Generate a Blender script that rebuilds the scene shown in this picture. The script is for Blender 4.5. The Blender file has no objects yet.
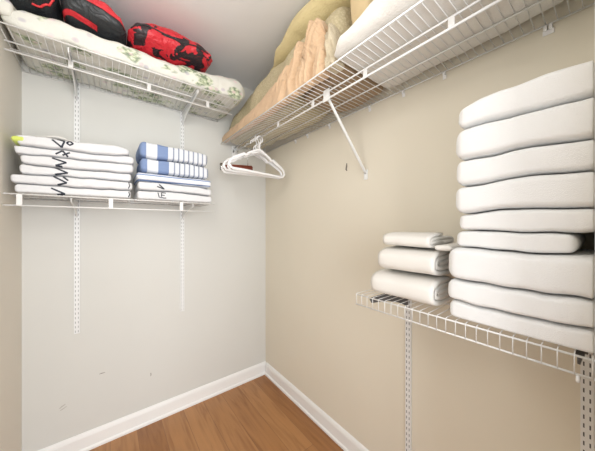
import bpy, bmesh, math, random
from mathutils import Vector, Matrix, noise
from mathutils.bvhtree import BVHTree
random.seed(7)
COL = bpy.context.scene.collection
H = 1.30            # eye height; most heights below were measured from it
CX, CY = -1.09, -1.88
LW = -1.44          # left wall
CEIL = 2.435
FY = -1.8613        # inner face of the front wall
JX = -0.42          # right jamb of the doorway

# ------------------------------------------------------------------ materials
def new_mat(name):
    m = bpy.data.materials.new(name); m.use_nodes = True
    nt = m.node_tree; b = nt.nodes['Principled BSDF']
    return m, nt, b
def nd(nt, t, **kw):
    n = nt.nodes.new(t)
    for k, v in kw.items():
        if k.startswith('i_'): n.inputs[k[2:].replace('_', ' ')].default_value = v
        else: setattr(n, k, v)
    return n
def ramp(nt, stops, interp='LINEAR'):
    r = nt.nodes.new('ShaderNodeValToRGB'); cr = r.color_ramp; cr.interpolation = interp
    while len(cr.elements) < len(stops): cr.elements.new(0.5)
    for e, (p, c) in zip(cr.elements, stops):
        e.position = p; e.color = (*c, 1) if len(c) == 3 else c
    return r
def coords(nt, kind='Object', scale=(1, 1, 1), rot=(0, 0, 0), loc=(0, 0, 0)):
    tc = nt.nodes.new('ShaderNodeTexCoord'); mp = nt.nodes.new('ShaderNodeMapping')
    mp.inputs['Scale'].default_value = scale; mp.inputs['Rotation'].default_value = rot
    mp.inputs['Location'].default_value = loc
    nt.links.new(tc.outputs[kind], mp.inputs['Vector']); return mp
def bump(nt, b, height, strength=0.3, dist=0.002):
    n = nt.nodes.new('ShaderNodeBump'); n.inputs['Strength'].default_value = strength
    n.inputs['Distance'].default_value = dist
    nt.links.new(height, n.inputs['Height']); nt.links.new(n.outputs['Normal'], b.inputs['Normal'])
def mix(nt, fac, a, b_):
    n = nt.nodes.new('ShaderNodeMix'); n.data_type = 'RGBA'
    for sock, v in ((n.inputs[0], fac), (n.inputs[6], a), (n.inputs[7], b_)):
        if isinstance(v, (int, float)): sock.default_value = v
        elif isinstance(v, tuple): sock.default_value = (*v, 1)
        else: nt.links.new(v, sock)
    return n.outputs[2]

def paint(name, c, rough=0.7, amp=0.03):
    m, nt, b = new_mat(name)
    mp = coords(nt); n = nd(nt, 'ShaderNodeTexNoise', i_Scale=2.2, i_Detail=3.0)
    nt.links.new(mp.outputs[0], n.inputs['Vector'])
    c2 = tuple(max(0, x * (1 - amp * 2)) for x in c)
    nt.links.new(mix(nt, n.outputs['Fac'], c2, c), b.inputs['Base Color'])
    n2 = nd(nt, 'ShaderNodeTexNoise', i_Scale=180.0, i_Detail=2.0)
    nt.links.new(mp.outputs[0], n2.inputs['Vector'])
    bump(nt, b, n2.outputs['Fac'], 0.12, 0.001)
    b.inputs['Roughness'].default_value = rough
    return m
def plain(name, c, rough=0.5, metal=0.0):
    m, nt, b = new_mat(name)
    mp = coords(nt); n = nd(nt, 'ShaderNodeTexNoise', i_Scale=60.0)
    nt.links.new(mp.outputs[0], n.inputs['Vector'])
    nt.links.new(mix(nt, n.outputs['Fac'], tuple(x * .95 for x in c), c), b.inputs['Base Color'])
    b.inputs['Roughness'].default_value = rough; b.inputs['Metallic'].default_value = metal
    return m
def cloth(name, c, c2=None, scale=250.0, strength=0.5, wrinkle=0.0, sheen=0.2, dist=0.003):
    m, nt, b = new_mat(name)
    mp = coords(nt)
    n = nd(nt, 'ShaderNodeTexNoise', i_Scale=scale, i_Detail=3.0)
    nt.links.new(mp.outputs[0], n.inputs['Vector'])
    n3 = nd(nt, 'ShaderNodeTexNoise', i_Scale=9.0, i_Detail=4.0)
    nt.links.new(mp.outputs[0], n3.inputs['Vector'])
    c2 = c2 or tuple(x * .93 for x in c)
    nt.links.new(mix(nt, n3.outputs['Fac'], c2, c), b.inputs['Base Color'])
    if wrinkle:
        w = nd(nt, 'ShaderNodeTexNoise', i_Scale=14.0, i_Detail=5.0, i_Distortion=1.2)
        nt.links.new(mp.outputs[0], w.inputs['Vector'])
        add = nd(nt, 'ShaderNodeMath', operation='MULTIPLY_ADD'); add.inputs[1].default_value = wrinkle
        nt.links.new(w.outputs['Fac'], add.inputs[0]); nt.links.new(n.outputs['Fac'], add.inputs[2])
        bump(nt, b, add.outputs[0], strength, dist)
    else:
        bump(nt, b, n.outputs['Fac'], strength, dist)
    b.inputs['Roughness'].default_value = 0.95; b.inputs['Sheen Weight'].default_value = sheen
    return m

M = {}
M['wall_back'] = paint('wall_paint_cool_lit', (.70, .70, .668))  # one paint on all walls; cool light put into this tone
M['wall_right'] = paint('wall_paint_warm_lit', (.79, .74, .625))  # same paint, warm light put into the tone
M['wall_left'] = paint('wall_paint_warm_lit_left', (.80, .76, .68))  # same paint again, beige cast of the light put in
M['ceiling'] = paint('ceiling_paint', (.86, .86, .86), .55)
M['trim'] = paint('trim_paint', (.90, .90, .89), .35, .01)
M['wire'] = plain('white_vinyl_coated_wire', (.80, .80, .79), .3)
M['steel'] = plain('white_powder_coated_steel', (.84, .85, .85), .35)
M['slot'] = plain('slot_shadow_dark_steel', (.13, .13, .13), .8)  # shade colour inside slots, also the dark steel of two brackets
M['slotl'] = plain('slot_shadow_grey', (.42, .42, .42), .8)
M['plastic'] = plain('white_plastic', (.92, .92, .93), .25)
M['towel'] = cloth('white_terry_cloth', (.85, .86, .865), (.82, .82, .815), 520, .45, sheen=.05)
M['towelw'] = cloth('cream_terry_cloth', (.82, .80, .76), (.77, .745, .70), 520, .45, sheen=.05)
M['towelc'] = cloth('white_cotton_towel', (.745, .75, .765), (.70, .705, .72), 420, .4, sheen=.05)
M['lime'] = cloth('lime_cotton', (.68, .78, .17))
M['ink'] = plain('black_lettering', (.025, .03, .045), .8)
M['scuff'] = plain('scuff_grey', (.18, .16, .14), .9)
M['scuffl'] = plain('scuff_pale', (.48, .46, .42), .9)
M['peach'] = cloth('peach_cotton_sheet', (.70, .51, .335), (.60, .41, .26), 160, .8, 3.5, .1, .004)
M['yellow'] = cloth('yellow_quilt_cotton', (.75, .64, .36), (.66, .55, .29), 200, .8, 2.5, .1, .004)
M['sagecloth'] = cloth('pale_sage_cotton', (.66, .58, .43), (.50, .43, .31), 180, .8, 3.0, .0, .004)
M['gold'] = cloth('gold_satin', (.68, .54, .33), (.60, .47, .27), 200, .5, 2.0, .1, .004)
M['brown'] = cloth('brown_blanket', (.45, .32, .19), (.26, .18, .11), 120, .9, 2.0, .1, .004)
M['pillow'] = cloth('white_pillow_cotton', (.80, .785, .755), (.75, .73, .69), 260, .5, 1.6, .0, .003)
M['piping_red'] = plain('red_piping', (.78, .05, .06), .5)
M['piping_black'] = plain('black_piping', (.02, .02, .022), .6)
M['wood'] = plain('reddish_brown_wood', (.26, .06, .035), .4)
M['chrome'] = plain('chrome_metal', (.7, .7, .7), .2, 1.0)

def mat_sage():
    m, nt, b = new_mat('sage_matelasse_quilt')
    mp = coords(nt)
    v = nd(nt, 'ShaderNodeTexVoronoi', i_Scale=95.0); nt.links.new(mp.outputs[0], v.inputs['Vector'])
    n = nd(nt, 'ShaderNodeTexNoise', i_Scale=7.0, i_Detail=4.0); nt.links.new(mp.outputs[0], n.inputs['Vector'])
    base = mix(nt, n.outputs['Fac'], (.52, .46, .31), (.70, .62, .42))
    r = ramp(nt, [(0, (1, 1, 1)), (.7, (.78, .76, .72))]); nt.links.new(v.outputs['Distance'], r.inputs[0])
    mm = nt.nodes.new('ShaderNodeMix'); mm.data_type = 'RGBA'; mm.blend_type = 'MULTIPLY'; mm.inputs[0].default_value = 1
    nt.links.new(base, mm.inputs[6]); nt.links.new(r.outputs[0], mm.inputs[7])
    nt.links.new(mm.outputs[2], b.inputs['Base Color']); b.inputs['Roughness'].default_value = .9
    bump(nt, b, v.outputs['Distance'], .6, .003)
    return m
M['sage'] = mat_sage()

def mat_floral():
    m, nt, b = new_mat('leaf_print_comforter')
    mp = coords(nt, scale=(7.5, 10.0, 11.0), rot=(0, .5, .3))
    dn = nd(nt, 'ShaderNodeTexNoise', i_Scale=2.0, i_Detail=2.0); nt.links.new(mp.outputs[0], dn.inputs['Vector'])
    vm = nd(nt, 'ShaderNodeVectorMath', operation='MULTIPLY_ADD'); vm.inputs[1].default_value = (.9, .9, .9)
    nt.links.new(dn.outputs['Color'], vm.inputs[0]); nt.links.new(mp.outputs[0], vm.inputs[2])
    v = nd(nt, 'ShaderNodeTexVoronoi', i_Scale=1.15); nt.links.new(vm.outputs[0], v.inputs['Vector'])
    leaf = ramp(nt, [(0.0, (1, 1, 1)), (.34, (.8, .8, .8)), (.46, (0, 0, 0))]); nt.links.new(v.outputs['Distance'], leaf.inputs[0])
    # only some cells carry a leaf
    sep = nt.nodes.new('ShaderNodeSeparateColor'); nt.links.new(v.outputs['Color'], sep.inputs[0])
    gt = nd(nt, 'ShaderNodeMath', operation='GREATER_THAN'); gt.inputs[1].default_value = .15; nt.links.new(sep.outputs[0], gt.inputs[0])
    ml = nd(nt, 'ShaderNodeMath', operation='MULTIPLY'); nt.links.new(leaf.outputs[0], ml.inputs[0]); nt.links.new(gt.outputs[0], ml.inputs[1])
    w = nd(nt, 'ShaderNodeTexNoise', i_Scale=7.0, i_Detail=3.0); nt.links.new(mp.outputs[0], w.inputs['Vector'])
    wr = ramp(nt, [(.38, (.14, .20, .12)), (.50, (.40, .47, .30)), (.62, (.70, .74, .58))]); nt.links.new(w.outputs['Fac'], wr.inputs[0])
    base = mix(nt, ml.outputs[0], (.71, .71, .655), wr.outputs[0])
    mp2 = coords(nt, scale=(13, 16, 18), loc=(3, 1, 2))
    v2 = nd(nt, 'ShaderNodeTexVoronoi', i_Scale=1.6); nt.links.new(mp2.outputs[0], v2.inputs['Vector'])
    fl = ramp(nt, [(0.0, (.8, .8, .8)), (.22, (.5, .5, .5)), (.34, (0, 0, 0))]); nt.links.new(v2.outputs['Distance'], fl.inputs[0])
    sep2 = nt.nodes.new('ShaderNodeSeparateColor'); nt.links.new(v2.outputs['Color'], sep2.inputs[0])
    gt2 = nd(nt, 'ShaderNodeMath', operation='GREATER_THAN'); gt2.inputs[1].default_value = .55; nt.links.new(sep2.outputs[1], gt2.inputs[0])
    ml2 = nd(nt, 'ShaderNodeMath', operation='MULTIPLY'); nt.links.new(fl.outputs[0], ml2.inputs[0]); nt.links.new(gt2.outputs[0], ml2.inputs[1])
    fc = ramp(nt, [(.3, (.40, .38, .46)), (.7, (.78, .60, .62))]); nt.links.new(sep2.outputs[0], fc.inputs[0])
    c = mix(nt, ml2.outputs[0], base, fc.outputs[0])
    nt.links.new(c, b.inputs['Base Color']); b.inputs['Roughness'].default_value = .9
    mp3 = coords(nt); wn = nd(nt, 'ShaderNodeTexNoise', i_Scale=13.0, i_Detail=5.0); nt.links.new(mp3.outputs[0], wn.inputs['Vector'])
    bump(nt, b, wn.outputs['Fac'], .7, .02)
    return m
M['floral'] = mat_floral()

def mat_redpattern():
    m, nt, b = new_mat('red_black_print_nylon')
    mp = coords(nt, scale=(1, 1, 1.6))
    n = nd(nt, 'ShaderNodeTexNoise', i_Scale=11.0, i_Detail=3.5, i_Distortion=1.2); nt.links.new(mp.outputs[0], n.inputs['Vector'])
    r = ramp(nt, [(0, (0, 0, 0)), (.535, (0, 0, 0)), (.55, (1, 1, 1))]); nt.links.new(n.outputs['Fac'], r.inputs[0])
    c = mix(nt, r.outputs[0], (.62, .025, .04), (.025, .015, .02))
    # plain red top panel above the seam
    tc = nt.nodes.new('ShaderNodeTexCoord'); s = nt.nodes.new('ShaderNodeSeparateXYZ'); nt.links.new(tc.outputs['Generated'], s.inputs[0])
    g = nd(nt, 'ShaderNodeMath', operation='GREATER_THAN'); g.inputs[1].default_value = .64; nt.links.new(s.outputs['Z'], g.inputs[0])
    c = mix(nt, g.outputs[0], c, (.68, .03, .045))
    nt.links.new(c, b.inputs['Base Color']); b.inputs['Roughness'].default_value = .42
    w = nd(nt, 'ShaderNodeTexNoise', i_Scale=18.0, i_Detail=4.0, i_Distortion=1.0); nt.links.new(tc.outputs['Object'], w.inputs['Vector'])
    bump(nt, b, w.outputs['Fac'], .9, .02)
    return m
M['redprint'] = mat_redpattern()
def nylon(name, c):
    m, nt, b = new_mat(name)
    mp = coords(nt); w = nd(nt, 'ShaderNodeTexNoise', i_Scale=16.0, i_Detail=4.0, i_Distortion=1.0); nt.links.new(mp.outputs[0], w.inputs['Vector'])
    nt.links.new(mix(nt, w.outputs['Fac'], tuple(x * .8 for x in c), c), b.inputs['Base Color'])
    b.inputs['Roughness'].default_value = .4
    bump(nt, b, w.outputs['Fac'], .8, .02)
    return m
M['black_nylon'] = nylon('black_nylon', (.03, .035, .04))
M['red_nylon'] = nylon('red_nylon', (.75, .04, .055))

def mat_stripes():
    m, nt, b = new_mat('blue_striped_towelling')
    # object X runs along the towel, 0..0.40 m from its left end
    blue, white, pale = (.21, .29, .49), (.74, .76, .80), (.30, .34, .44)
    tc = nt.nodes.new('ShaderNodeTexCoord'); s = nt.nodes.new('ShaderNodeSeparateXYZ'); nt.links.new(tc.outputs['Object'], s.inputs[0])
    mr = nd(nt, 'ShaderNodeMapRange'); mr.inputs['From Min'].default_value = -.20; mr.inputs['From Max'].default_value = .20
    nt.links.new(s.outputs['X'], mr.inputs['Value'])
    stops = [(0, blue), (.115, white), (.25, blue), (.385, white)]
    big = ramp(nt, stops, 'CONSTANT'); nt.links.new(mr.outputs[0], big.inputs[0])
    # fine stripes on the right part
    sub = nd(nt, 'ShaderNodeMath', operation='MULTIPLY'); sub.inputs[1].default_value = 14.5; nt.links.new(mr.outputs[0], sub.inputs[0])
    fr = nd(nt, 'ShaderNodeMath', operation='FRACT'); nt.links.new(sub.outputs[0], fr.inputs[0])
    st = ramp(nt, [(0, (0, 0, 0)), (.50, (1, 1, 1)), (.80, (0, 0, 0))], 'CONSTANT'); nt.links.new(fr.outputs[0], st.inputs[0])
    g = nd(nt, 'ShaderNodeMath', operation='GREATER_THAN'); g.inputs[1].default_value = .40; nt.links.new(mr.outputs[0], g.inputs[0])
    mu = nd(nt, 'ShaderNodeMath', operation='MULTIPLY'); nt.links.new(st.outputs[0], mu.inputs[0]); nt.links.new(g.outputs[0], mu.inputs[1])
    c = mix(nt, mu.outputs[0], big.outputs[0], pale)
    nt.links.new(c, b.inputs['Base Color']); b.inputs['Roughness'].default_value = .95
    n = nd(nt, 'ShaderNodeTexNoise', i_Scale=300.0); nt.links.new(tc.outputs['Object'], n.inputs['Vector'])
    bump(nt, b, n.outputs['Fac'], .6, .003)
    return m
M['stripes'] = mat_stripes()
def mat_long():
    m, nt, b = new_mat('blue_edged_towelling')
    tc = nt.nodes.new('ShaderNodeTexCoord'); s = nt.nodes.new('ShaderNodeSeparateXYZ'); nt.links.new(tc.outputs['Generated'], s.inputs[0])
    w, bl = (.80, .82, .86), (.20, .29, .52)
    r = ramp(nt, [(0, w), (.17, bl), (.26, w), (.62, bl), (.72, w), (.80, (.42, .5, .68)), (.86, w)], 'CONSTANT'); nt.links.new(s.outputs['Z'], r.inputs[0])
    nt.links.new(r.outputs[0], b.inputs['Base Color']); b.inputs['Roughness'].default_value = .95
    n = nd(nt, 'ShaderNodeTexNoise', i_Scale=300.0); nt.links.new(tc.outputs['Object'], n.inputs['Vector'])
    bump(nt, b, n.outputs['Fac'], .6, .003)
    return m
M['longstripe'] = mat_long()

def mat_floor():
    m, nt, b = new_mat('warm_oak_laminate')
    mp = coords(nt, rot=(0, 0, math.pi / 2))
    br = nd(nt, 'ShaderNodeTexBrick', i_Scale=1.0)
    br.inputs['Brick Width'].default_value = 1.25; br.inputs['Row Height'].default_value = .135
    br.inputs['Mortar Size'].default_value = .0014; br.inputs['Mortar Smooth'].default_value = .3
    br.inputs['Color1'].default_value = (.33, .145, .048, 1); br.inputs['Color2'].default_value = (.44, .215, .082, 1)
    br.inputs['Mortar'].default_value = (.25, .12, .05, 1); br.offset = .37
    nt.links.new(mp.outputs[0], br.inputs['Vector'])
    mp2 = coords(nt, scale=(11, 1.0, 1))
    g = nd(nt, 'ShaderNodeTexNoise', i_Scale=2.5, i_Detail=6.0, i_Distortion=1.2); nt.links.new(mp2.outputs[0], g.inputs['Vector'])
    gr = ramp(nt, [(.3, (.72, .64, .58)), (.52, (1, 1, 1)), (.75, (1.12, 1.10, 1.08))]); nt.links.new(g.outputs['Fac'], gr.inputs[0])
    mm = nt.nodes.new('ShaderNodeMix'); mm.data_type = 'RGBA'; mm.blend_type = 'MULTIPLY'; mm.inputs[0].default_value = .9
    nt.links.new(br.outputs['Color'], mm.inputs[6]); nt.links.new(gr.outputs[0], mm.inputs[7])
    nt.links.new(mm.outputs[2], b.inputs['Base Color'])
    b.inputs['Roughness'].default_value = .32
    return m
M['floor'] = mat_floor()

# ------------------------------------------------------------------ helpers
def obj(name, bm, mat, parent=None, smooth=True, loc=None):
    me = bpy.data.meshes.new(name); bm.normal_update(); bm.to_mesh(me); bm.free()
    if smooth: me.polygons.foreach_set('use_smooth', [True] * len(me.polygons))
    o = bpy.data.objects.new(name, me); COL.objects.link(o)
    for mm in (mat if isinstance(mat, (list, tuple)) else [mat]): me.materials.append(mm)
    if loc is not None: o.location = loc
    if parent is not None:
        o.parent = parent
    return o
def tag(o, label, cat, group=None):
    o['label'] = label; o['category'] = cat
    if group: o['group'] = group
    return o
def thing(name, label, cat, loc=(0, 0, 0), group=None, rotz=0):
    o = bpy.data.objects.new(name, None); COL.objects.link(o); o.location = loc; o.rotation_euler = (0, 0, rotz)
    o.empty_display_size = .05
    return tag(o, label, cat, group)
def box(bm, x0, x1, y0, y1, z0, z1, mi=0):
    vs = [bm.verts.new((x, y, z)) for x in (x0, x1) for y in (y0, y1) for z in (z0, z1)]
    for f in ((0, 1, 3, 2), (4, 6, 7, 5), (0, 4, 5, 1), (2, 3, 7, 6), (0, 2, 6, 4), (1, 5, 7, 3)):
        fc = bm.faces.new([vs[i] for i in f]); fc.material_index = mi
    return vs
def tube(bm, pts, r, n=8, closed=False, flat=1.0, cap=True):
    pts = [Vector(p) for p in pts]; N = len(pts); rings = []
    prev = None
    for i, p in enumerate(pts):
        if closed: t = pts[(i + 1) % N] - pts[i - 1]
        elif i == 0: t = pts[1] - p
        elif i == N - 1: t = p - pts[i - 1]
        else: t = (pts[i + 1] - p).normalized() + (p - pts[i - 1]).normalized()
        t.normalize()
        if prev is None:
            a = Vector((0, 0, 1)) if abs(t.z) < .9 else Vector((1, 0, 0))
            u = t.cross(a).normalized()
        else:
            u = (prev - t * prev.dot(t)).normalized()
        prev = u; v = t.cross(u)
        rr = r[i] if isinstance(r, (list, tuple)) else r
        rings.append([bm.verts.new(p + u * math.cos(2 * math.pi * k / n) * rr + v * math.sin(2 * math.pi * k / n) * rr * flat) for k in range(n)])
    R = N if closed else N - 1
    for i in range(R):
        a, b = rings[i], rings[(i + 1) % N]
        for k in range(n):
            bm.faces.new((a[k], a[(k + 1) % n], b[(k + 1) % n], b[k]))
    if not closed and cap:
        bm.faces.new(rings[0][::-1]); bm.faces.new(rings[-1])
def interp(st, t):
    for a, b in zip(st, st[1:]):
        if t <= b[0]:
            u = (t - a[0]) / (b[0] - a[0]); u = u * u * (3 - 2 * u)
            return [p + (q - p) * u for p, q in zip(a[1:], b[1:])]
    return list(st[-1][1:])
def loft(axis, stations, nl=60, nr=40, e=2.6, amp=.004, freq=8, seed=0, endr=.03, fold=None, eend=2.2, eb=None, crease=None, endr0=None, clamp=None):
    """Soft body along an axis. stations: (t, c0, c1, z0, z1): the two cross limits and bottom/top heights."""
    bm = bmesh.new(); t0, t1 = stations[0][0], stations[-1][0]; L = t1 - t0
    rings = []
    ts = []
    for i in range(nl + 1):
        u = i / nl; u = .5 - .5 * math.cos(math.pi * u) if False else u
        ts.append(u)
    k = 7
    ends = [1 - math.cos(math.pi / 2 * j / k) for j in range(k)]
    e0 = endr0 or endr
    pos = [e0 * q for q in ends] + [e0 + (L - e0 - endr) * i / nl for i in range(nl + 1)] + [L - endr * q for q in ends[::-1]]
    for s in pos:
        t = t0 + s; c0, c1, z0, z1 = interp(stations, t)
        d = min(s, L - s); er = endr0 if (endr0 and s < L - s) else endr
        f = 1.0 if d >= er else (max(0, 1 - (1 - d / er) ** eend)) ** (1 / eend)
        shrink = (1 - f)
        hz = (z1 - z0) / 2; hc = (c1 - c0) / 2
        az = max(hz * f, .0005); ac = max(hc - min(hc, hz) * shrink * .9, .0005)
        cz = (z0 + z1) / 2; cc = (c0 + c1) / 2
        ring = []
        for j in range(nr):
            a = 2 * math.pi * j / nr; ca, sa = math.cos(a), math.sin(a)
            ee = e if sa >= 0 or not eb else e + (eb - e) * min(1, -sa * 1.6)
            p = math.copysign(abs(ca) ** (2 / ee), ca); q = math.copysign(abs(sa) ** (2 / ee), sa)
            c = cc + ac * p; z = cz + az * q
            if crease: 
                dc, dz = crease(t, p, q); c += dc; z += dz * f
            v = Vector((t, c, z)) if axis == 'X' else Vector((c, t, z))
            nz = noise.noise_vector(v * freq + Vector((seed * 3.1, seed * 1.7, seed * .9)))
            nz2 = noise.noise_vector(v * freq * 3.1 + Vector((seed, seed * 2.3, 5)))
            v += (nz + nz2 * .35) * amp * (.3 + .7 * f)
            if clamp is not None:
                if axis == 'X': v.y = min(v.y, clamp)
                else: v.x = min(v.x, clamp)
            if q < -.6 and not getattr(crease, 'free', False): v.z = max(v.z, z0 + (v.z - z0) * .3) if v.z < z0 else v.z   # flat-ish underside
            ring.append(bm.verts.new(v))
        rings.append(ring)
    for a, b in zip(rings, rings[1:]):
        for j in range(nr):
            j2 = (j + 1) % nr
            bm.faces.new((a[j], a[j2], b[j2], b[j]) if axis == 'X' else (a[j2], a[j], b[j], b[j2]))
    bm.faces.new(rings[0][::-1] if axis == 'X' else rings[0]); bm.faces.new(rings[-1] if axis == 'X' else rings[-1][::-1])
    bmesh.ops.recalc_face_normals(bm, faces=bm.faces)
    return bm
def recentre(o):
    """put the origin at the base centre of the mesh"""
    vs = [v.co for v in o.data.vertices]
    c = Vector(((min(v.x for v in vs) + max(v.x for v in vs)) / 2, (min(v.y for v in vs) + max(v.y for v in vs)) / 2, min(v.z for v in vs)))
    o.data.transform(Matrix.Translation(-c)); o.location = o.location + c
    return c
def struct(name, bm, mat, parent=None, smooth=False):
    o = obj(name, bm, mat, parent, smooth)
    if parent is None: o['kind'] = 'structure'
    return o

# ------------------------------------------------------------------ room shell
T = .1
bm = bmesh.new(); box(bm, LW - T, T, -3.3, T, -.05, 0); struct('floor', bm, M['floor'])
bm = bmesh.new(); box(bm, LW - T, T, FY - .12, T, CEIL, CEIL + .05); struct('ceiling', bm, M['ceiling'])
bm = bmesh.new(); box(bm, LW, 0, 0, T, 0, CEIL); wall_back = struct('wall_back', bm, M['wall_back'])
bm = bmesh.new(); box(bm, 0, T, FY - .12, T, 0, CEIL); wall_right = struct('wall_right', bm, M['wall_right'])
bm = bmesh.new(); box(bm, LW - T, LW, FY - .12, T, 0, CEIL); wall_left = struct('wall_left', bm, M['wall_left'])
bm = bmesh.new()
box(bm, JX + .015, 0, FY - .11, FY - .012, 0, CEIL); box(bm, LW, JX + .015, FY - .11, FY - .012, 2.08, CEIL)
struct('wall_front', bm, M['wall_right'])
bm = bmesh.new()                       # doorway lining and casing
box(bm, JX, JX + .015, FY - .12, FY - .012, 0, 2.08); box(bm, JX, JX + .06, FY - .012, FY, 0, 2.12)
box(bm, LW, JX, FY - .12, FY - .012, 2.065, 2.08); box(bm, LW, JX, FY - .012, FY, 2.065, 2.12)
struct('trim_1', bm, M['trim'])
def baseboard(name, pts_fn, length):
    prof = [(0, 0), (.022, 0), (.022, .012), (.014, .020), (.013, .080), (.009, .094), (.004, .100), (0, .102)]
    bm = bmesh.new()
    a = [bm.verts.new(pts_fn(0, d, z)) for d, z in prof]; b = [bm.verts.new(pts_fn(length, d, z)) for d, z in prof]
    for i in range(len(prof) - 1): bm.faces.new((a[i], a[i + 1], b[i + 1], b[i]))
    bm.faces.new(a); bm.faces.new(b[::-1]); bmesh.ops.recalc_face_normals(bm, faces=bm.faces)
    return struct(name, bm, M['trim'])
baseboard('baseboard_back', lambda s, d, z: (LW + .001 + s, -d - .0005, z), -LW - .002)
baseboard('baseboard_right', lambda s, d, z: (-d - .0005, -.023 - s, z), -FY - .03)
baseboard('baseboard_left', lambda s, d, z: (LW + d + .0005, -.023 - s, z), 1.8)

# small scuffs on the paint, thin flakes on the wall surfaces
def scuff(parent, pts, w, plane, mat='scuff'):
    bm = bmesh.new(); L = [];  R = []
    for i, (a, z) in enumerate(pts):
        ww = w * math.sin(math.pi * (i + .6) / (len(pts) + .2))
        a2, z2 = pts[min(i + 1, len(pts) - 1)]; a1, z1 = pts[max(i - 1, 0)]
        d = Vector((a2 - a1, z2 - z1)).normalized(); n = Vector((-d.y, d.x)) * ww / 2
        mk = (lambda a, z: (a, -.0006, z)) if plane == 'B' else (lambda a, z: (-.0006, a, z))
        L.append(bm.verts.new(mk(a + n.x, z + n.y))); R.append(bm.verts.new(mk(a - n.x, z - n.y)))
    for i in range(len(L) - 1): bm.faces.new((L[i], L[i + 1], R[i + 1], R[i]))
    o = obj('scuff_mark', bm, M[mat], parent, False)
    return o
scuff(wall_right, [(-.93, 1.655), (-.928, 1.635), (-.925, 1.622), (-.931, 1.610)], .012, 'R')
scuff(wall_back, [(-1.13, .411), (-1.12, .413), (-1.103, .412)], .004, 'B')
scuff(wall_back, [(-.868, .300), (-.866, .312), (-.868, .322)], .004, 'B')
scuff(wall_back, [(-1.30, .285), (-1.29, .293), (-1.275, .300)], .005, 'B', 'scuffl')
scuff(wall_back, [(-1.298, .272), (-1.288, .277), (-1.27, .286)], .004, 'B', 'scuffl')

# ------------------------------------------------------------------ wire shelves
def wire_deck(bm, along, a0, a1, d0, d1, z, pitch=.0254, rods=(), lip=0, rw=.0016, rr=.0030, lip_d=None):
    """along='X' (back wall) or 'Y' (right wall). d = distance from wall."""
    P = (lambda a, d, zz: (a, -d, zz)) if along == 'X' else (lambda a, d, zz: (-d, a, zz))
    n = int((a1 - a0) / pitch)
    for i in range(n + 1):
        a = a0 + .004 + i * (a1 - a0 - .008) / n
        pts = [P(a, d0, z + .003), P(a, d1, z + .003)]
        if lip: pts = [P(a, d0, z + .003), P(a, d1 - .003, z + .003), P(a, d1 + .0005, z - .001), P(a, d1 + .0005, z - lip)]
        tube(bm, pts, rw, 5)
    for d in rods: tube(bm, [P(a0, d, z - .001), P(a1, d, z - .001)], rr, 8)
    if lip: tube(bm, [P(a0, d1 - .002, z - lip), P(a1, d1 - .002, z - lip)], rr, 8)
def rails(parent, along, a0, a1, d, ztop, zlow, tabs, r=.0042):
    P = (lambda a, dd, zz: (a, -dd, zz)) if along == 'X' else (lambda a, dd, zz: (-dd, a, zz))
    bm = bmesh.new(); tube(bm, [P(a0, d, ztop), P(a1, d, ztop)], r * .85, 8); top = obj('upper_rail', bm, M['wire'], parent)
    bm = bmesh.new(); tube(bm, [P(a0, d, zlow), P(a1, d, zlow)], r, 8); low = obj('hang_rail', bm, M['wire'], parent)
    for a in tabs:
        bm = bmesh.new()
        if along == 'X': box(bm, a - .009, a + .009, -d - .003, -d + .003, zlow, ztop)
        else: box(bm, -d - .003, -d + .003, a - .009, a + .009, zlow, ztop)
        bmesh.ops.bevel(bm, geom=bm.edges[:], offset=.0012, segments=1, affect='EDGES')
        obj('rail_tab', bm, M['wire'], parent, False)

ZU = 2.092                                # upper back shelf (underside plane of wires)
s1 = thing('wire_shelf', 'upper white wire shelf on the back wall holding the leaf print comforter', 'shelf', (0, 0, 0), 'white wire shelves')
bm = bmesh.new(); wire_deck(bm, 'X', LW + .004, -.425, .006, .405, ZU, rods=(.006, .21, .405)); obj('wire_deck', bm, M['wire'], s1)
rails(s1, 'X', LW + .004, -.43, .29, ZU - .010, ZU - .048, (-1.229, -.91, -.59))

ZL = 1.432                                # lower back shelf
s2 = thing('wire_shelf', 'lower white wire shelf on the back wall under the lettered and striped towels', 'shelf', (0, 0, 0), 'white wire shelves')
bm = bmesh.new(); wire_deck(bm, 'X', LW + .004, -.552, .006, .303, ZL, rods=(.006, .15)); obj('wire_deck', bm, M['wire'], s2)
rails(s2, 'X', LW + .004, -.552, .305, ZL - .001, ZL - .050, (-1.39, -1.078, -.747), .0034)

ZR = 1.926                                # upper right shelf
s3 = thing('wire_shelf', 'long white wire shelf high on the right wall under pillows and peach sheet', 'shelf', (0, 0, 0), 'white wire shelves')
bm = bmesh.new(); wire_deck(bm, 'Y', FY + .004, -.006, .008, .400, ZR, rods=(.008, .135, .400)); obj('wire_deck', bm, M['wire'], s3)
rails(s3, 'Y', FY + .004, -.012, .29, ZR - .012, ZR - .044, (-1.586, -1.277, -.963, -.648, -.36))
for yo in (1.437, 1.30, 1.087, .79, .602, .425, .13, .118):       # clips holding the rear rod
    y = CY + yo; bm = bmesh.new()
    box(bm, -.014, -.0005, y - .004, y + .004, ZR - .018, ZR - .003); box(bm, -.004, -.0005, y - .007, y + .007, ZR - .030, ZR - .014)
    bmesh.ops.bevel(bm, geom=bm.edges[:], offset=.001, segments=1, affect='EDGES')
    obj('wall_clip', bm, M['plastic'], s3, False)
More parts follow.
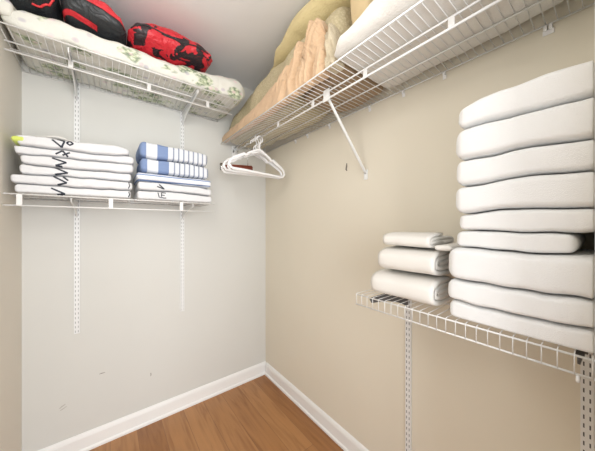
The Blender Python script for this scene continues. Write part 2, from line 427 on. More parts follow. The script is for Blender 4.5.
# end bracket on the back wall carrying the hanging rail
bm = bmesh.new()
box(bm, -.312, -.268, -.010, -.0005, ZR - .085, ZR + .006); box(bm, -.306, -.274, -.030, -.010, ZR - .052, ZR - .036)
box(bm, -.306, -.300, -.030, -.010, ZR - .052, ZR - .004); box(bm, -.280, -.274, -.030, -.010, ZR - .052, ZR - .004)
tube(bm, [(-.29, -.010, ZR - .070), (-.29, -.016, ZR - .070)], .006, 10)
bmesh.ops.bevel(bm, geom=[e for e in bm.edges if e.calc_length() > .01], offset=.0015, segments=2, affect='EDGES')
obj('end_bracket', bm, M['steel'], s3, False)

ZB = 1.022                                # lower right shelf
s4 = thing('wire_shelf', 'low white wire shelf with a wired lip on the right wall under the white towels', 'shelf', (0, 0, 0), 'white wire shelves')
bm = bmesh.new(); wire_deck(bm, 'Y', FY + .002, -1.245, .006, .308, ZB, rods=(.006, .155, .306), lip=.040, rw=.0012, rr=.0026); obj('wire_deck', bm, M['wire'], s4)

# diagonal support strut of the long shelf
t = thing('support_strut', 'white diagonal support strut bracing the right wall shelf', 'bracket', (0, CY + .815, 1.58))
bm = bmesh.new(); tube(bm, [(-.288, 0, ZR - .036 - 1.58), (-.27, 0, ZR - .055 - 1.58), (-.02, 0, .012), (-.006, 0, -.006)], .0075, 10, flat=.75); obj('strut', bm, M['steel'], t)
bm = bmesh.new(); box(bm, -.006, -.0005, -.011, .011, -.040, .012); tube(bm, [(-.006, 0, -.022), (-.010, 0, -.022)], .005, 10); obj('foot_plate', bm, M['steel'], t, False)
bm = bmesh.new(); box(bm, -.2965, -.2945, -.020, .020, ZR - .056 - 1.58, ZR - .002 - 1.58); tube(bm, [(-.2945, 0, ZR - .03 - 1.58), (-.299, 0, ZR - .03 - 1.58)], .005, 10)
obj('hub_plate', bm, M['steel'], t, False)

# ------------------------------------------------------------------ slotted standards and brackets
def standard(label, wall, a, z0, z1, slotmat):
    """U channel with two columns of slots"""
    W, D = .025, .011
    t = thing('slotted_standard', label, 'shelf standard', (a, 0, z0) if wall == 'B' else (0, a, z0), 'slotted shelf standards')
    P = (lambda u, d, z: (u, -d, z)) if wall == 'B' else (lambda u, d, z: (-d, u, z))
    xs = [-W / 2, -.0075, -.0045, .0045, .0075, W / 2]; Hh = z1 - z0
    bm = bmesh.new(); zs = [0]; n = int(Hh / .0254); 
    for i in range(n): zs += [.006 + i * .0254, .006 + i * .0254 + .0125]
    zs.append(Hh)
    g = [[bm.verts.new(P(x, D, z)) for x in xs] for z in zs]
    for i in range(len(zs) - 1):
        for j in range(5):
            if i % 2 == 1 and j in (1, 3): continue
            bm.faces.new((g[i][j], g[i][j + 1], g[i + 1][j + 1], g[i + 1][j]))
    for u in (-W / 2, W / 2):
        q = [bm.verts.new(P(u, .0005, 0)), bm.verts.new(P(u, D, 0)), bm.verts.new(P(u, D, Hh)), bm.verts.new(P(u, .0005, Hh))]; bm.faces.new(q)
    for z in (0, Hh):
        q = [bm.verts.new(P(-W / 2, .0005, z)), bm.verts.new(P(-W / 2, D, z)), bm.verts.new(P(W / 2, D, z)), bm.verts.new(P(W / 2, .0005, z))]; bm.faces.new(q)
    obj('channel', bm, M['steel'], t, False)
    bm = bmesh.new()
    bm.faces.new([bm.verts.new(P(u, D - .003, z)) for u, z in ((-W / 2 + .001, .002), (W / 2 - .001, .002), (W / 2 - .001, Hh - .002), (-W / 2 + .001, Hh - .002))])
    obj('slot_shade_sheet', bm, slotmat, t, False)  # added sheet coloured as the shade inside the slots
    for z in (.22 * Hh, .8 * Hh):
        bm = bmesh.new(); tube(bm, [P(0, D, z), P(0, D + .002, z)], .0045, 10); obj('screw', bm, M['steel'], t, False)
    return t
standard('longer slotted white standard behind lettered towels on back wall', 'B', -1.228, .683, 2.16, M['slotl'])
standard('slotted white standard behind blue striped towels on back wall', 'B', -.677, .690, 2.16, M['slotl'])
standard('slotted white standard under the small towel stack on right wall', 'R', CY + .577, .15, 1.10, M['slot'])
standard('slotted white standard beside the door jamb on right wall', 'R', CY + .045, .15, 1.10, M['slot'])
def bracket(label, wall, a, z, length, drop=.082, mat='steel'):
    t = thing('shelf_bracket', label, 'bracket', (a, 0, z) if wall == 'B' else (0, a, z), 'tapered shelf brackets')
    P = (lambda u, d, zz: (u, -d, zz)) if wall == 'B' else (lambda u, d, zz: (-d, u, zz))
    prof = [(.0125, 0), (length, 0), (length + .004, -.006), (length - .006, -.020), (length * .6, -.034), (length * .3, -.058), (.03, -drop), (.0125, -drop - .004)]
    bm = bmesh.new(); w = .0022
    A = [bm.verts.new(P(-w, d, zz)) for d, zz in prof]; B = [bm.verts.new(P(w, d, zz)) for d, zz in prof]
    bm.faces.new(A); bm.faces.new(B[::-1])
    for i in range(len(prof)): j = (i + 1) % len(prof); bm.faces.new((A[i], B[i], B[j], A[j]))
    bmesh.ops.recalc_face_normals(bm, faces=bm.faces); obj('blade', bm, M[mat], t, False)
    bm = bmesh.new()                                 # folded top flange
    for s in (-1, 1): 
        q = [P(s * .0065, .014, -.0012), P(s * .0065, length, -.0012), P(0, length, -.0004), P(0, .014, -.0004)]
        bm.faces.new([bm.verts.new(p) for p in q])
    q = [P(-.0065, .014, -.0012), P(-.0065, .014, -.012), P(-.0065, length * .9, -.012), P(-.0065, length * .9, -.0012)]; bm.faces.new([bm.verts.new(p) for p in q])
    q = [P(.0065, .014, -.0012), P(.0065, .014, -.012), P(.0065, length * .9, -.012), P(.0065, length * .9, -.0012)]; bm.faces.new([bm.verts.new(p) for p in q])
    obj('flange', bm, M[mat], t, False)
    return t
bracket('white tapered bracket under upper back shelf nearer the left wall', 'B', -1.228, ZU - .006, .392)
bracket('white tapered bracket under upper back shelf nearer the corner', 'B', -.677, ZU - .006, .392)
bracket('white tapered bracket under lettered towels on lower back shelf', 'B', -1.228, ZL - .006, .285)
bracket('white tapered bracket under blue striped towels on lower back shelf', 'B', -.677, ZL - .006, .285)
bracket('dark bracket under the small towel stack on the low right shelf', 'R', CY + .577, ZB - .006, .290, mat='slot')
b = bracket('dark bracket at the jamb end of the low right shelf', 'R', CY + .045, ZB - .006, .290, mat='slot')
bm = bmesh.new(); tube(bm, [(-.306, 0, -.037), (-.3125, 0, -.041), (-.312, 0, -.046), (-.304, 0, -.048), (-.294, 0, -.044)], .0032, 8); obj('lip_clip', bm, M['plastic'], b)

# ------------------------------------------------------------------ towels
def wave(seed, amp, f=7.0):
    return lambda t: amp * noise.noise(Vector((t * f, seed * 3.7, 1.3))) + amp * .5 * noise.noise(Vector((t * f * 2.7, seed * 5.1, 4.3)))
def between(lo, hi):
    f = lambda t, p, q: (.004 * noise.noise(Vector((t * 5, q * .6, lo(0) * 99))), lo(t) * (1 - q) / 2 + hi(t) * (1 + q) / 2)
    f.free = True
    return f
def bvh_of(o):
    vs = [o.matrix_basis @ v.co for v in o.data.vertices]
    return BVHTree.FromPolygons(vs, [p.vertices[:] for p in o.data.polygons])
def lettering(towel, strokes, w=.0068):
    """ink strokes lying on the front of a towel; strokes in world (x, z)"""
    tr = bvh_of(towel); bm = bmesh.new(); made = 0
    for st in strokes:
        pts = []
        for (a, b) in zip(st, st[1:]):
            n = max(2, int((Vector(b) - Vector(a)).length / .004))
            pts += [Vector(a).lerp(Vector(b), i / n) for i in range(n)]
        pts.append(Vector(st[-1])); rows = []
        for i, p in enumerate(pts):
            d = (pts[min(i + 1, len(pts) - 1)] - pts[max(i - 1, 0)])
            if d.length < 1e-6: continue
            d.normalize(); n = Vector((-d.y, d.x))
            row = []
            for s in (-.5, -.17, .17, .5):
                q = p + n * s * w
                h = tr.ray_cast(Vector((q.x, -.8, q.y)), Vector((0, 1, 0)))
                row.append(None if h[0] is None else bm.verts.new(h[0] + h[1] * .0012 - towel.location))
            rows.append(row)
        for r0, r1 in zip(rows, rows[1:]):
            for k in range(3):
                q = (r0[k], r0[k + 1], r1[k + 1], r1[k])
                if all(x is not None for x in q): bm.faces.new(q); made += 1
    return obj('lettering', bm, M['ink'], towel)

# lettered stack, bottom to top; (x0, x1, front, height, mark strokes relative)
G1 = 'white lettered towels in the left stack'
z = ZL + .0055
lett = [
    (-1.408, -.992, -.297, .044), (-1.420, -.985, -.300, .052), (-1.395, -.990, -.292, .046),
    (-1.392, -.980, -.294, .050), (-1.410, -.978, -.290, .040), (-1.405, -.998, -.292, .060)]
names1 = ['white towel at the bottom of the lettered stack, lying on the wires', 'white towel second from bottom of the lettered stack, sticking out left',
          'white towel third from bottom of the lettered stack', 'white towel third from top of the lettered stack',
          'thin white towel second from top of the lettered stack', 'white towel with a lime green corner on top of the lettered stack']
marks = [  # strokes in local (dx, fraction of height)
    [[(-.028, .75), (.012, .12)], [(.012, .12), (-.012, .02)]],
    [[(-.022, .95), (.018, .35)], [(.018, .35), (-.010, .10)], [(.006, .98), (.022, .62)]],
    [[(-.022, .98), (.020, .40)], [(.020, .40), (-.018, .12)]],
    [[(-.026, .86), (.016, .50)], [(.016, .50), (-.016, .06)], [(-.016, .06), (.004, .02)]],
    [[(-.016, .30), (.004, .90)], [(.004, .90), (.020, .15)], [(.004, .25), (.026, .75)]],
    [[(-.026, .78), (.002, .16)], [(.002, .16), (.010, .78)], [(.010, .78), (-.012, .90)], [(.016, .66), (.026, .88), (.036, .66), (.026, .46), (.016, .66)]],
]
zl = z
wl = [wave(0, 0)] + [wave(k + 80, .007, 8.0) for k in range(1, 7)]
for i, (x0, x1, fr, h) in enumerate(lett):
    hl, hr = h * (.87 if i < 5 else .82), h * (.95 if i < 5 else .92); xm = (x0 + x1) / 2
    def line(za, zb_, w_, base): return lambda t: za + (zb_ - za) * min(max((t + 1.40) / .40, -.05), 1.05) + w_(t) - base
    lo = line(zl, z, wl[i], z); hi = line(zl + hl, z + hr, wl[i + 1], z + hr)
    if i == 5: hi = (lambda f: lambda t: f(t) - .020 * max(0, (t + 1.10) / .10) ** 2)(hi)
    bm = loft('X', [(x0, fr, -.035, z, z + hr), (x1, fr + .002, -.035, z, z + hr)],
              nl=60, nr=56, e=6.5, amp=.0014, freq=9, seed=i + 3, endr=h * .32, eend=2.4, crease=between(lo, hi))
    o = obj('bath_towel', bm, M['towelc']); recentre(o); tag(o, names1[i], 'towel', G1)
    zm = zl * .65 + z * .35; hm = hl * .65 + hr * .35
    ink = [[(-1.262 + dx * 1.15, zm + hm * (.03 + .93 * fz)) for dx, fz in st] for st in marks[i]]
    for part in ([ink[:3], ink[3:]] if i == 5 else [ink]): lettering(o, part)
    if i < 2: lettering(o, [[(-1.003, z + hr * .85), (-.999, z + hr * .5), (-1.005, z + hr * .2)]], .004)
    bm = bmesh.new()                                 # folded hem lying along the left end
    for k, zz in enumerate((zl + hl * .34, zl + hl * .66)):
        box(bm, x0 + .018, x0 + .0225, fr + .004, fr + .010, zz - h * .10, zz + h * .10)
    bmesh.ops.bevel(bm, geom=bm.edges[:], offset=.0015, segments=2, affect='EDGES')
    hem = obj('hem', bm, M['towelc'], None); hem.data.transform(Matrix.Translation(-o.location)); hem.parent = o
    if i == 5:
        bm = loft('X', [(x0 - .014, fr - .003, fr + .16, zl + .010, zl + hl - .006), (x0 + .030, fr - .004, fr + .16, zl + .008, zl + hl - .002)], nl=8, nr=24, e=3, amp=.001, seed=2, endr=.012)
        bm.transform(Matrix.Translation(-o.location)); obj('lime_corner', bm, M['lime'], o)
    z += hr + .0012; zl += hl + .0012
z = zl + (z - zl) * .25 + .006
# crumpled cream cloth edge peeking above the top towel
bm = loft('X', [(-1.36, -.22, -.06, z - .001, z + .010), (-1.28, -.24, -.05, z, z + .026), (-1.20, -.22, -.06, z - .001, z + .008)], nl=24, nr=24, e=2.2, amp=.004, freq=16, endr=.02)
o = obj('folded_cloth', bm, M['towelw']); recentre(o); tag(o, 'small cream cloth rumpled on top of the lettered towel stack', 'cloth')

# striped stack
z = ZL + .0055
G2 = 'towels in the blue striped stack'
rows = [(-.965, -.562, -.297, .050, 'towelc', 'white towel with sideways letters at the bottom of the striped stack'),
        (-.962, -.566, -.298, .046, 'towelc', 'white towel with one black chevron under the blue edged towel'),
        (-.968, -.568, -.302, .055, 'longstripe', 'thin white towel with blue lengthwise edge lines under two striped towels'),
        (-.950, -.580, -.290, .080, 'stripes', 'blue and white striped towel, lower of the two with crosswise stripes'),
        (-.955, -.584, -.288, .088, 'stripes', 'blue and white striped towel on top of its stack')]
ws = [wave(0, 0)] + [wave(k + 30, .006, 8.0) for k in range(1, 6)]
for i, (x0, x1, fr, h, mt, lab) in enumerate(rows):
    bm = loft('X', [(x0, fr, -.03, z, z + h), (x0 + .1, fr, -.03, z, z + h), (x1 - .1, fr, -.03, z, z + h * .98), (x1, fr + .004, -.035, z, z + h * .92)],
              nl=60, nr=56, e=6.5 if i != 2 else 3.6, amp=.0022, freq=9, seed=i + 20, endr=h * .28, eend=2.6, crease=between(ws[i], ws[i + 1]))
    o = obj('bath_towel', bm, M[mt]); recentre(o); tag(o, lab, 'towel', G2)
    if i == 1: lettering(o, [[(-.862, z + h * .80), (-.836, z + h * .30), (-.872, z + h * .55)]], .006)
    if i == 0: lettering(o, [[(-.868, z + h * .85), (-.862, z + h * .35), (-.838, z + h * .28)], [(-.850, z + h * .86), (-.828, z + h * .84)], [(-.850, z + h * .86), (-.850, z + h * .40)],
                             [(-.850, z + h * .60), (-.834, z + h * .58)], [(-.838, z + h * .28), (-.826, z + h * .30)]], .0045)
    z += h + .0012

# tall tower on the low right shelf, bottom to top
tower = [(-.303, 1.582, .055, .026, .300), (-.308, 1.5, .062, .022, .304), (-.312, 1.5, .087, .020, .304), (-.298, 1.5, .056, .046, .284), (-.295, 1.5, .056, .030, .278),
         (-.300, 1.5, .075, .030, .288), (-.298, 1.5, .068, .026, .286), (-.303, 1.5, .093, .026, .288), (-.300, 1.5, .080, .026, .280)]
lab = ['white bath towel at the very bottom of the tall stack', 'white bath towel second from bottom of the tall stack', 'thick wide white towel third from bottom of the tall stack',
       'white towel fourth from bottom, thin, with a dark gap at its jamb end', 'thin white towel in the middle of the tall stack', 'thick white towel fourth from top of the tall stack',
       'white towel third from top of the tall stack', 'thickest white towel second from top of the tall stack', 'white towel topmost on the tall stack']
z = ZB + .0055
wv = [wave(0, 0)] + [wave(k + 60, .011, 6.0) for k in range(1, 10)]
for i, (fx, _, h, y0, y1) in enumerate(tower):
    ya, yb = CY + (.0202 if i != 3 else .046), CY + y1
    h *= .978; top = z + h
    st = [(ya, fx, -.03, z, top * 1.0), (ya + .05, fx, -.02, z, top), (yb - .06, fx, -.02, z, top), (yb, fx + .004, -.03, z, top)]
    if i == 8: st = [(ya, fx, -.03, z, top - .002), (ya + .05, fx, -.02, z, top + .004), (yb - .06, fx, -.02, z, top - .004), (yb, fx + .004, -.03, z, top - .016)]
    bm = loft('Y', st, nl=60, nr=64, e=7.0, amp=.0014, freq=9, crease=between(wv[i], wv[i + 1]), seed=40 + i * 2, endr=h * .32, eend=2.3, endr0=.006 if i != 3 else None)
    o = obj('bath_towel', bm, M['towel']); recentre(o); tag(o, lab[i], 'towel', 'white towels in the tall stack')
    z += h + .0010

# small stack: towels whose near end shows the rolled layers
def rolled(xc, a, b, zc, y0, y1, th, seed, turns=2.6, gap=1.08, start=math.pi * .5):
    bm = bmesh.new(); n = int(turns * 56); path = []
    for i in range(n + 1):
        ang = i / n * turns * 2 * math.pi; k = ang / (2 * math.pi) * th * gap
        aa = max(a - k, .006); bb = max(b - k, .0015)
        ca, sa = math.cos(start + ang), math.sin(start + ang); e = 3.2
        path.append(Vector((xc + aa * math.copysign(abs(ca) ** (2 / e), ca), zc + bb * math.copysign(abs(sa) ** (2 / e), sa))))
    m = 16; rings = []
    for j in range(m + 1):
        u = j / m; y = y0 + (y1 - y0) * u
        edge = min(u, 1 - u) * (y1 - y0); inset = .010 * max(0, 1 - edge / .02) ** 2
        row = []
        for i, p in enumerate(path):
            d = (path[min(i + 1, n)] - path[max(i - 1, 0)]).normalized(); nn = Vector((-d.y, d.x))
            # start at outer skin; inner skin is offset towards the centre
            c = Vector((xc, zc)); inw = nn if (c - p).dot(nn) > 0 else -nn
            f = 1 - inset * 9 * .35
            q = c + (p - c) * (1 - inset * 2.2)
            nv = noise.noise_vector(Vector((q.x, y, q.y)) * 12 + Vector((seed, 0, 0))) * .002
            row.append((Vector((q.x + nv.x, y + nv.y, q.y + nv.z)), Vector((q.x + nv.x + inw.x * th * .86, y + nv.y, q.y + nv.z + inw.y * th * .86))))
        rings.append(row)
    V = [[(bm.verts.new(o_), bm.verts.new(i_)) for o_, i_ in r] for r in rings]
    for j in range(m):
        for i in range(n):
            bm.faces.new((V[j][i][0], V[j][i + 1][0], V[j + 1][i + 1][0], V[j + 1][i][0]))
            bm.faces.new((V[j][i][1], V[j + 1][i][1], V[j + 1][i + 1][1], V[j][i + 1][1]))
        for i in (0, n): bm.faces.new((V[j][i][0], V[j + 1][i][0], V[j + 1][i][1], V[j][i][1]))
    for j in (0, m):
        for i in range(n): bm.faces.new((V[j][i][0], V[j][i][1], V[j][i + 1][1], V[j][i + 1][0]))
    bmesh.ops.recalc_face_normals(bm, faces=bm.faces)
    return bm
G3 = 'hand towels in the small stack'
z = ZB + .0055
bm = rolled(-.175, .135, .048, z + .049, CY + .342, CY + .568, .017, 1)
o = obj('hand_towel', bm, M['towelw']); recentre(o); tag(o, 'cream white rolled towel at the bottom of the small stack', 'towel', G3)
bm = rolled(-.172, .132, .046, z + .143, CY + .342, CY + .540, .016, 2)
o = obj('hand_towel', bm, M['towelw']); recentre(o); tag(o, 'cream white rolled towel second in the small stack', 'towel', G3)
bm = rolled(-.185, .105, .028, z + .216, CY + .360, CY + .528, .011, 3, 2.2)
o = obj('washcloth', bm, M['towelw']); recentre(o); tag(o, 'cream folded washcloth on top of the small stack', 'washcloth')
bm = loft('X', [(-.275, CY + .300, CY + .350, z + .190, z + .208), (-.10, CY + .298, CY + .352, z + .190, z + .210)], nl=20, nr=28, e=3, amp=.0015, endr=.01)
o = obj('washcloth', bm, M['towelw']); recentre(o); tag(o, 'thin flat cream cloth between the small stack and the tall stack', 'washcloth')

# ------------------------------------------------------------------ bedding on the upper back shelf
zc = ZU + .0055
def quilt_crease(t, p, q):
    d = .006 * math.sin(t * 23) * (q > 0) * abs(q) + .004 * math.sin(t * 61 + p * 4) * abs(q)
    return -.006 * abs(math.sin(t * 17)) * (p < -.5), d if q > 0 else 0
st = [(LW + .012, -.402, -.004, zc, zc + .085), (-1.36, -.402, -.004, zc, zc + .105), (-1.20, -.404, -.003, zc, zc + .118), (-1.0, -.404, -.003, zc, zc + .115), (-.85, -.404, -.003, zc, zc + .105), (-.70, -.404, -.003, zc, zc + .125),
      (-.55, -.404, -.003, zc, zc + .150), (-.42, -.404, -.004, zc, zc + .165), (-.368, -.40, -.05, zc + .02, zc + .15)]
bm = loft('X', st, nl=130, nr=72, e=2.5, amp=.009, freq=9, seed=5, eb=8, endr=.06, crease=quilt_crease, clamp=-.006)
comf = obj('comforter', bm, M['floral']); recentre(comf); tag(comf, 'white comforter with green leaf print along the upper back shelf', 'bedding')
bm = loft('Y', [(-.412, LW + .004, -1.39, zc + .030, zc + .098), (-.30, LW + .004, -1.385, zc + .05, zc + .118), (-.20, LW + .004, -1.38, zc + .09, zc + .11)], nl=24, nr=30, e=2.6, amp=.003, freq=12, endr=.02)
bm.transform(Matrix.Translation(-comf.location)); obj('folded_flap', bm, M['floral'], comf)

# black and red nylon bags on the comforter
def bag(st, mat, label, seed, name='nylon_pillow', e=2.3, endr=.05, amp=.006):
    bm = loft('X', st, nl=60, nr=48, e=e, amp=amp, freq=12, seed=seed, endr=endr)
    o = obj(name, bm, mat); c = recentre(o); tag(o, label, 'pillow', 'nylon pillows on the comforter'); return o
zb = zc + .124
b1 = bag([(LW + .012, -.44, -.12, zb - .016, zb + .14), (-1.38, -.44, -.12, zb - .012, zb + .17), (-1.315, -.44, -.12, zb + .002, zb + .175), (-1.262, -.42, -.13, zb + .008, zb + .16)], M['black_nylon'], 'black nylon pillow with red piping nearest the left wall', 1, endr=.045)
b2 = bag([(-1.255, -.42, -.12, zb + .005, zb + .15), (-1.19, -.435, -.11, zb, zb + .168), (-1.11, -.440, -.11, zb, zb + .140), (-1.05, -.430, -.11, zb, zb + .105), (-1.015, -.40, -.14, zb + .006, zb + .055)], M['black_nylon'], 'black nylon pillow with a glossy red top panel between two others', 2, endr=.04)
zb3 = zc + .118
b3 = bag([(-1.012, -.405, -.13, zb3 + .030, zb3 + .085), (-.97, -.43, -.10, zb3 + .008, zb3 + .125), (-.90, -.440, -.10, zb3, zb3 + .155), (-.80, -.440, -.10, zb3 + .004, zb3 + .165), (-.70, -.435, -.10, zb3 + .022, zb3 + .150), (-.62, -.42, -.12, zb3 + .042, zb3 + .115), (-.592, -.40, -.14, zb3 + .060, zb3 + .085)], M['redprint'], 'red nylon pillow with black print beside the corner', 3, endr=.03)
def on_front(o, pts):
    """points (x, z) projected on the front skin of o, local coordinates"""
    tr = bvh_of(o); out = []
    for (a, b) in zip(pts, pts[1:]):
        for i in range(10):
            q = Vector(a).lerp(Vector(b), i / 10); h = tr.ray_cast(Vector((q.x, -.9, q.y)), Vector((0, 1, 0)))
            if h[0] is not None: out.append(h[0] - Vector((0, .001, 0)) - o.location)
    return out
def piping(o, pts, mat, r=.004, name='piping'):
    p = on_front(o, pts); bm = bmesh.new(); tube(bm, p, r, 8); obj(name, bm, mat, o)
piping(b1, [(-1.272, zb + .10), (-1.276, zb + .05), (-1.290, zb + .028), (-1.315, zb + .014), (-1.345, zb + .008)], M['piping_red'], .0045)
piping(b1, [(-1.405, zb + .06), (-1.385, zb + .03), (-1.375, zb + .012)], M['piping_red'], .0025)
piping(b3, [(-1.0, zb3 + .062), (-.95, zb3 + .085), (-.86, zb3 + .078), (-.78, zb3 + .070), (-.70, zb3 + .088), (-.62, zb3 + .080)], M['piping_black'], .0035)
def panel(o, top, bot, mat, name):
    tr = bvh_of(o); bm = bmesh.new(); cols = []
    N = 60
    for i in range(N + 1):
        u = i / N * (len(top) - 1); k = min(int(u), len(top) - 2); f = u - k
        a = Vector(top[k]).lerp(Vector(top[k + 1]), f); b_ = Vector(bot[k]).lerp(Vector(bot[k + 1]), f); col = []
        for j in range(9):
            q = a.lerp(b_, j / 8); h = tr.ray_cast(Vector((q.x, -.9, q.y)), Vector((0, 1, 0)))
            col.append(None if h[0] is None else bm.verts.new(h[0] + h[1] * .0025 - o.location))
        cols.append(col)
    for c0, c1 in zip(cols, cols[1:]):
        for j in range(8):
            q = (c0[j], c0[j + 1], c1[j + 1], c1[j])
            if all(x is not None for x in q): bm.faces.new(q)
    bmesh.ops.recalc_face_normals(bm, faces=bm.faces)
    obj(name, bm, mat, o)
panel(b2, [(-1.25, zb + .150), (-1.19, zb + .152), (-1.11, zb + .125), (-1.05, zb + .088), (-1.022, zb + .052)],
      [(-1.25, zb + .085), (-1.19, zb + .080), (-1.11, zb + .064), (-1.05, zb + .048), (-1.022, zb + .036)], M['red_nylon'], 'red_panel')
panel(b2, [(-1.25, zb + .036), (-1.19, zb + .026), (-1.13, zb + .012)], [(-1.25, zb + .024), (-1.19, zb + .014), (-1.13, zb + .004)], M['red_nylon'], 'red_stripe')

# ------------------------------------------------------------------ bedding on the long right shelf
zr = ZR + .0055
def Y(yo): return CY + yo
def X(xd): return CX + xd
# brown blanket under the quilt, seen through the wires
bm = loft('Y', [(Y(.675), X(.74), X(1.06), zr, zr + .07), (Y(.82), X(.76), X(1.07), zr, zr + .09), (Y(1.0), X(.80), X(1.06), zr, zr + .07)], nl=40, nr=40, e=2.8, amp=.007, freq=14, seed=9, eb=6, endr=.03)
o = obj('blanket', bm, M['brown']); recentre(o); tag(o, 'brown blanket lying on the wires behind the white pillow', 'blanket')
# sage quilt
def q_cr(t, p, q):
    return .006 * math.sin(t * 19 + q * 3), .006 * math.sin(t * 37)
bm = loft('Y', [(Y(.69), X(.775), X(1.05), zr + .10, zr + .34), (Y(.80), X(.765), X(1.06), zr + .098, zr + .345), (Y(1.0), X(.762), X(1.06), zr + .085, zr + .345), (Y(1.08), X(.762), X(1.06), zr + .004, zr + .345),
                (Y(1.25), X(.760), X(1.06), zr, zr + .345), (Y(1.42), X(.760), X(1.06), zr, zr + .330), (Y(1.55), X(.755), X(1.06), zr, zr + .30), (Y(1.72), X(.742), X(1.05), zr, zr + .22), (Y(1.865), X(.736), X(1.03), zr, zr + .165)],
          nl=110, nr=60, e=3.2, amp=.008, freq=8, seed=12, eb=6, endr=.05, crease=q_cr)
o = obj('quilt', bm, M['sage']); recentre(o); tag(o, 'sage green textured quilt rolled along the right wall into the corner', 'bedding')
# yellow pillow above the quilt
bm = loft('Y', [(Y(.69), X(.80), X(1.05), zr + .368, zr + .46), (Y(.80), X(.765), X(1.06), zr + .362, zr + .485), (Y(1.0), X(.752), X(1.06), zr + .358, zr + .485), (Y(1.2), X(.775), X(1.05), zr + .350, zr + .435), (Y(1.36), X(.83), X(1.03), zr + .356, zr + .39), (Y(1.48), X(.88), X(1.0), zr + .352, zr + .368)],
          nl=60, nr=44, e=2.3, amp=.005, freq=9, seed=15, endr=.06)
o = obj('yellow_pillow', bm, M['yellow']); recentre(o); tag(o, 'yellow pillow squeezed between the sage quilt and the ceiling', 'pillow')
# gold pillow
bm = loft('Y', [(Y(.545), X(.77), X(1.05), zr + .100, zr + .44), (Y(.60), X(.76), X(1.06), zr + .098, zr + .46), (Y(.675), X(.77), X(1.05), zr + .098, zr + .44)], nl=16, nr=44, e=2.6, amp=.004, freq=9, seed=17, endr=.03)
o = obj('gold_pillow', bm, M['gold']); recentre(o); tag(o, 'gold satin pillow standing between the quilt and the white pillows', 'pillow')
# white pillows
bm = loft('Y', [(Y(.045), X(.665), X(1.06), zr, zr + .10), (Y(.20), X(.645), X(1.075), zr, zr + .12), (Y(.45), X(.648), X(1.075), zr, zr + .112), (Y(.60), X(.658), X(1.07), zr, zr + .080), (Y(.668), X(.675), X(1.06), zr, zr + .045)],
          nl=60, nr=64, e=2.1, amp=.005, freq=8, seed=18, eb=3.5, endr=.06)
bm2 = bm
o = obj('white_pillow', bm2, M['pillow']); recentre(o); tag(o, 'long white pillow lying directly on the right wall shelf wires', 'pillow', 'white pillows')
bm = loft('Y', [(Y(.05), X(.75), X(1.05), zr + .124, zr + .27), (Y(.25), X(.725), X(1.06), zr + .126, zr + .31), (Y(.45), X(.720), X(1.06), zr + .122, zr + .30), (Y(.532), X(.74), X(1.05), zr + .110, zr + .25)], nl=44, nr=52, e=2.2, amp=.006, freq=10, seed=21, endr=.06)
o = obj('white_pillow', bm, M['pillow']); recentre(o); tag(o, 'white pillow on top of the long white pillow', 'pillow', 'white pillows')

# peach sheet: a gathered heap with hanging folds
def folds(t, p, q):
    a = max(.10, 1 - abs(t - Y(.86)) / .36)
    s_ = t + .05 * q + .03 * noise.noise(Vector((t * 6, q * 1.2, 2)))
    r1 = 1 - abs(noise.noise(Vector((s_ * 13, 0, 3.0)))) * 3.2; r2 = 1 - abs(noise.noise(Vector((s_ * 27 + 4, q * .8, 9.0)))) * 3.0
    ridge = max(-1.2, r1 * .8 + r2 * .45 - .55)
    return -.034 * ridge * a * (1 if p < .3 else .2), (.018 * ridge * a) * (q > -.3) * abs(q)
bm = loft('Y', [(Y(.735), X(.705), X(.762), zr, zr + .18), (Y(.77), X(.705), X(.76), zr, zr + .25), (Y(.82), X(.705), X(.755), zr, zr + .27), (Y(.88), X(.704), X(.755), zr, zr + .235), (Y(1.0), X(.702), X(.752), zr, zr + .18),
                (Y(1.15), X(.700), X(.750), zr, zr + .130), (Y(1.35), X(.696), X(.748), zr, zr + .090), (Y(1.6), X(.692), X(.742), zr, zr + .068), (Y(1.80), X(.690), X(.730), zr, zr + .055), (Y(1.868), X(.692), X(.726), zr + .002, zr + .04)],
          nl=260, nr=72, e=2.5, amp=.004, freq=14, seed=30, eb=6, endr=.02, crease=folds)
o = obj('bed_sheet', bm, M['peach']); recentre(o); tag(o, 'peach bed sheet bunched up along the front of the right shelf', 'bedding')

def folds2(t, p, q):
    r = 1 - abs(noise.noise(Vector((t * 30 + q * 1.5, q * 2.5, 7)))) * 3; return -.012 * r * (p < .3), .014 * r * (q > -.2) * abs(q)
bm = loft('Y', [(Y(.672), X(.705), X(.765), zr, zr + .085), (Y(.70), X(.700), X(.765), zr, zr + .175), (Y(.732), X(.702), X(.765), zr, zr + .20)], nl=60, nr=60, e=2.6, amp=.004, freq=16, seed=33, eb=6, endr=.012, crease=folds2)
o = obj('pillowcase', bm, M['sagecloth']); recentre(o); tag(o, 'crumpled pale sage pillowcase between the peach sheet and the long white pillow', 'bedding')

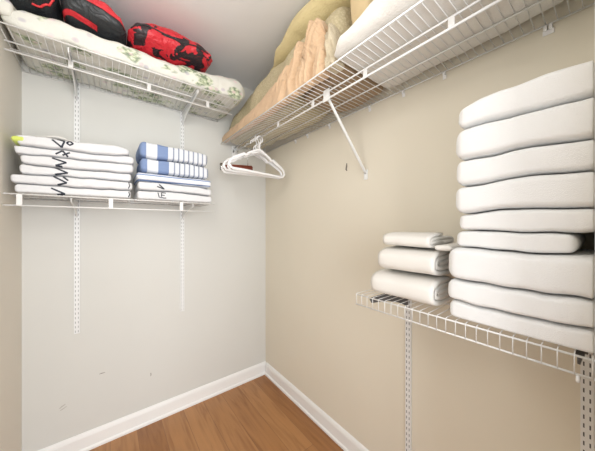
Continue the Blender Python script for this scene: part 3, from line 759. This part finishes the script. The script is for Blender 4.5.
# ------------------------------------------------------------------ hangers
def arc(cx, cz, r, a0, a1, n, y=0): return [(cx + r * math.cos(a0 + (a1 - a0) * i / n), y, cz + r * math.sin(a0 + (a1 - a0) * i / n)) for i in range(n + 1)]
def hook_pts(top, r=.019):
    """hook whose inside top touches z=top at x=0"""
    p = arc(0, top - r, r, math.radians(-35 + 360 - 360), math.radians(195), 14)[::1]
    return p
def hanger(label, x, y, rot, tilt=0):
    zr_ = ZR - .044 + .0042 + .0038          # hook rests on the hanging rail
    t = thing('clothes_hanger', label, 'hanger', (x, y, zr_), 'white plastic hangers'); t.rotation_euler = (0, tilt, rot)
    # hook: opens to the side, shank down to the neck
    bm = bmesh.new(); r = .022
    pts = arc(0, -r, r, math.radians(-30), math.radians(200), 16)
    pts = pts[::-1]
    pts = [p for p in pts]; pts = pts + [(.012, 0, -r - .014), (.003, 0, -r - .026), (0, 0, -.062), (0, 0, -.094)]
    tube(bm, pts, .0044, 8, flat=1.0); obj('hook', bm, M['plastic'], t)
    W, top, low = .205, -.094, -.245
    bm = bmesh.new()
    body = []
    half = [(0, top + .004), (.02, top - .002), (.06, top - .024), (.085, top - .038), (.092, top - .050), (.102, top - .052), (.112, top - .045), (.15, top - .066), (.185, top - .086), (.207, top - .108), (.214, top - .130), (.199, low + .001), (.185, low - .002)]
    for x_, z_ in half: body.append((x_, 0, z_))
    body += [(.1, 0, low), (0, 0, low), (-.1, 0, low)]
    body += [(-x_, 0, z_) for x_, z_ in half[::-1]][:-1]
    tube(bm, body, .0056, 8, closed=True, flat=1.5); obj('frame', bm, M['plastic'], t)
    # webs: moulded shoulder pads and neck gusset
    bm = bmesh.new()
    tube(bm, [(-.055, 0, top - .032), (0, 0, top - .010), (.055, 0, top - .032)], .0040, 8)
    for s in (-1, 1): tube(bm, [(s * .110, 0, top - .056), (s * .15, 0, top - .076), (s * .188, 0, top - .100)], .0036, 8)
    obj('inner_rib', bm, M['plastic'], t)
    return t
XR = -.29
hanger('white plastic hanger hanging nearest the camera on the rail', XR, Y(1.455), math.radians(4), math.radians(1.5))
hanger('white plastic hanger second in the row on the rail', XR, Y(1.482), math.radians(1), math.radians(-1))
hanger('white plastic hanger third in the row on the rail', XR, Y(1.512), math.radians(-3), math.radians(2))
hanger('white plastic hanger hanging deepest of the white ones', XR, Y(1.545), math.radians(-8), math.radians(0))
t = thing('trouser_hanger', 'reddish brown wooden bar hanger hanging behind the white hangers', 'hanger', (XR, Y(1.635), ZR - .044 + .0042 + .002)); t.rotation_euler = (0, 0, math.radians(-22))
bm = bmesh.new(); r = .019
tube(bm, arc(0, -r, r, math.radians(-30), math.radians(200), 16)[::-1] + [(.012, 0, -r - .014), (.002, 0, -r - .028), (0, 0, -.07), (0, 0, -.163)], .0019, 8); obj('hook', bm, M['chrome'], t)
bm = bmesh.new(); box(bm, -.185, .035, -.009, .009, -.200, -.160); bmesh.ops.bevel(bm, geom=bm.edges[:], offset=.006, segments=3, affect='EDGES'); obj('wooden_bar', bm, M['wood'], t)
bm = bmesh.new(); box(bm, -.193, -.176, -.012, .012, -.204, -.156); bmesh.ops.bevel(bm, geom=bm.edges[:], offset=.002, segments=2, affect='EDGES'); obj('end_cap', bm, M['chrome'], t)

# ------------------------------------------------------------------ light
def area(name, loc, rot, sx, sy, energy, color):
    l = bpy.data.lights.new(name, 'AREA'); l.shape = 'RECTANGLE'; l.size = sx; l.size_y = sy; l.energy = energy; l.color = color
    o = bpy.data.objects.new(name, l); COL.objects.link(o); o.location = loc; o.rotation_euler = [math.radians(a) for a in rot]; return o
area('doorway_daylight', (-1.0, -3.25, 1.35), (90, 0, 0), 1.6, 2.0, 54, (.95, .975, 1.0))
def fill_point(name, loc, radius, energy, color):
    l = bpy.data.lights.new(name, 'POINT'); l.shadow_soft_size = radius; l.energy = energy; l.color = color
    o = bpy.data.objects.new(name, l); COL.objects.link(o); o.location = loc
fill_point('closet_fill', (-1.17, -1.27, 2.02), .12, 10, (1.0, .975, .94))  # added fill lamp, out of view, lifts ceiling and back wall
w = bpy.data.worlds.new('room_beyond'); bpy.context.scene.world = w; w.use_nodes = True
w.node_tree.nodes['Background'].inputs[0].default_value = (.97, .98, 1.0, 1); w.node_tree.nodes['Background'].inputs[1].default_value = 1.4

# ------------------------------------------------------------------ camera
cam = bpy.data.cameras.new('camera'); co = bpy.data.objects.new('camera', cam); COL.objects.link(co)
co.location = (CX, CY, H); co.rotation_euler = (math.radians(90), 0, math.radians(-38.1))
cam.sensor_width = 36; cam.lens = 245 / 600 * 36; cam.shift_y = -1 / 600; cam.clip_start = .01
sc = bpy.context.scene; sc.camera = co
sc.view_settings.view_transform = 'Standard'; sc.view_settings.look = 'None'; sc.view_settings.exposure = 0.0
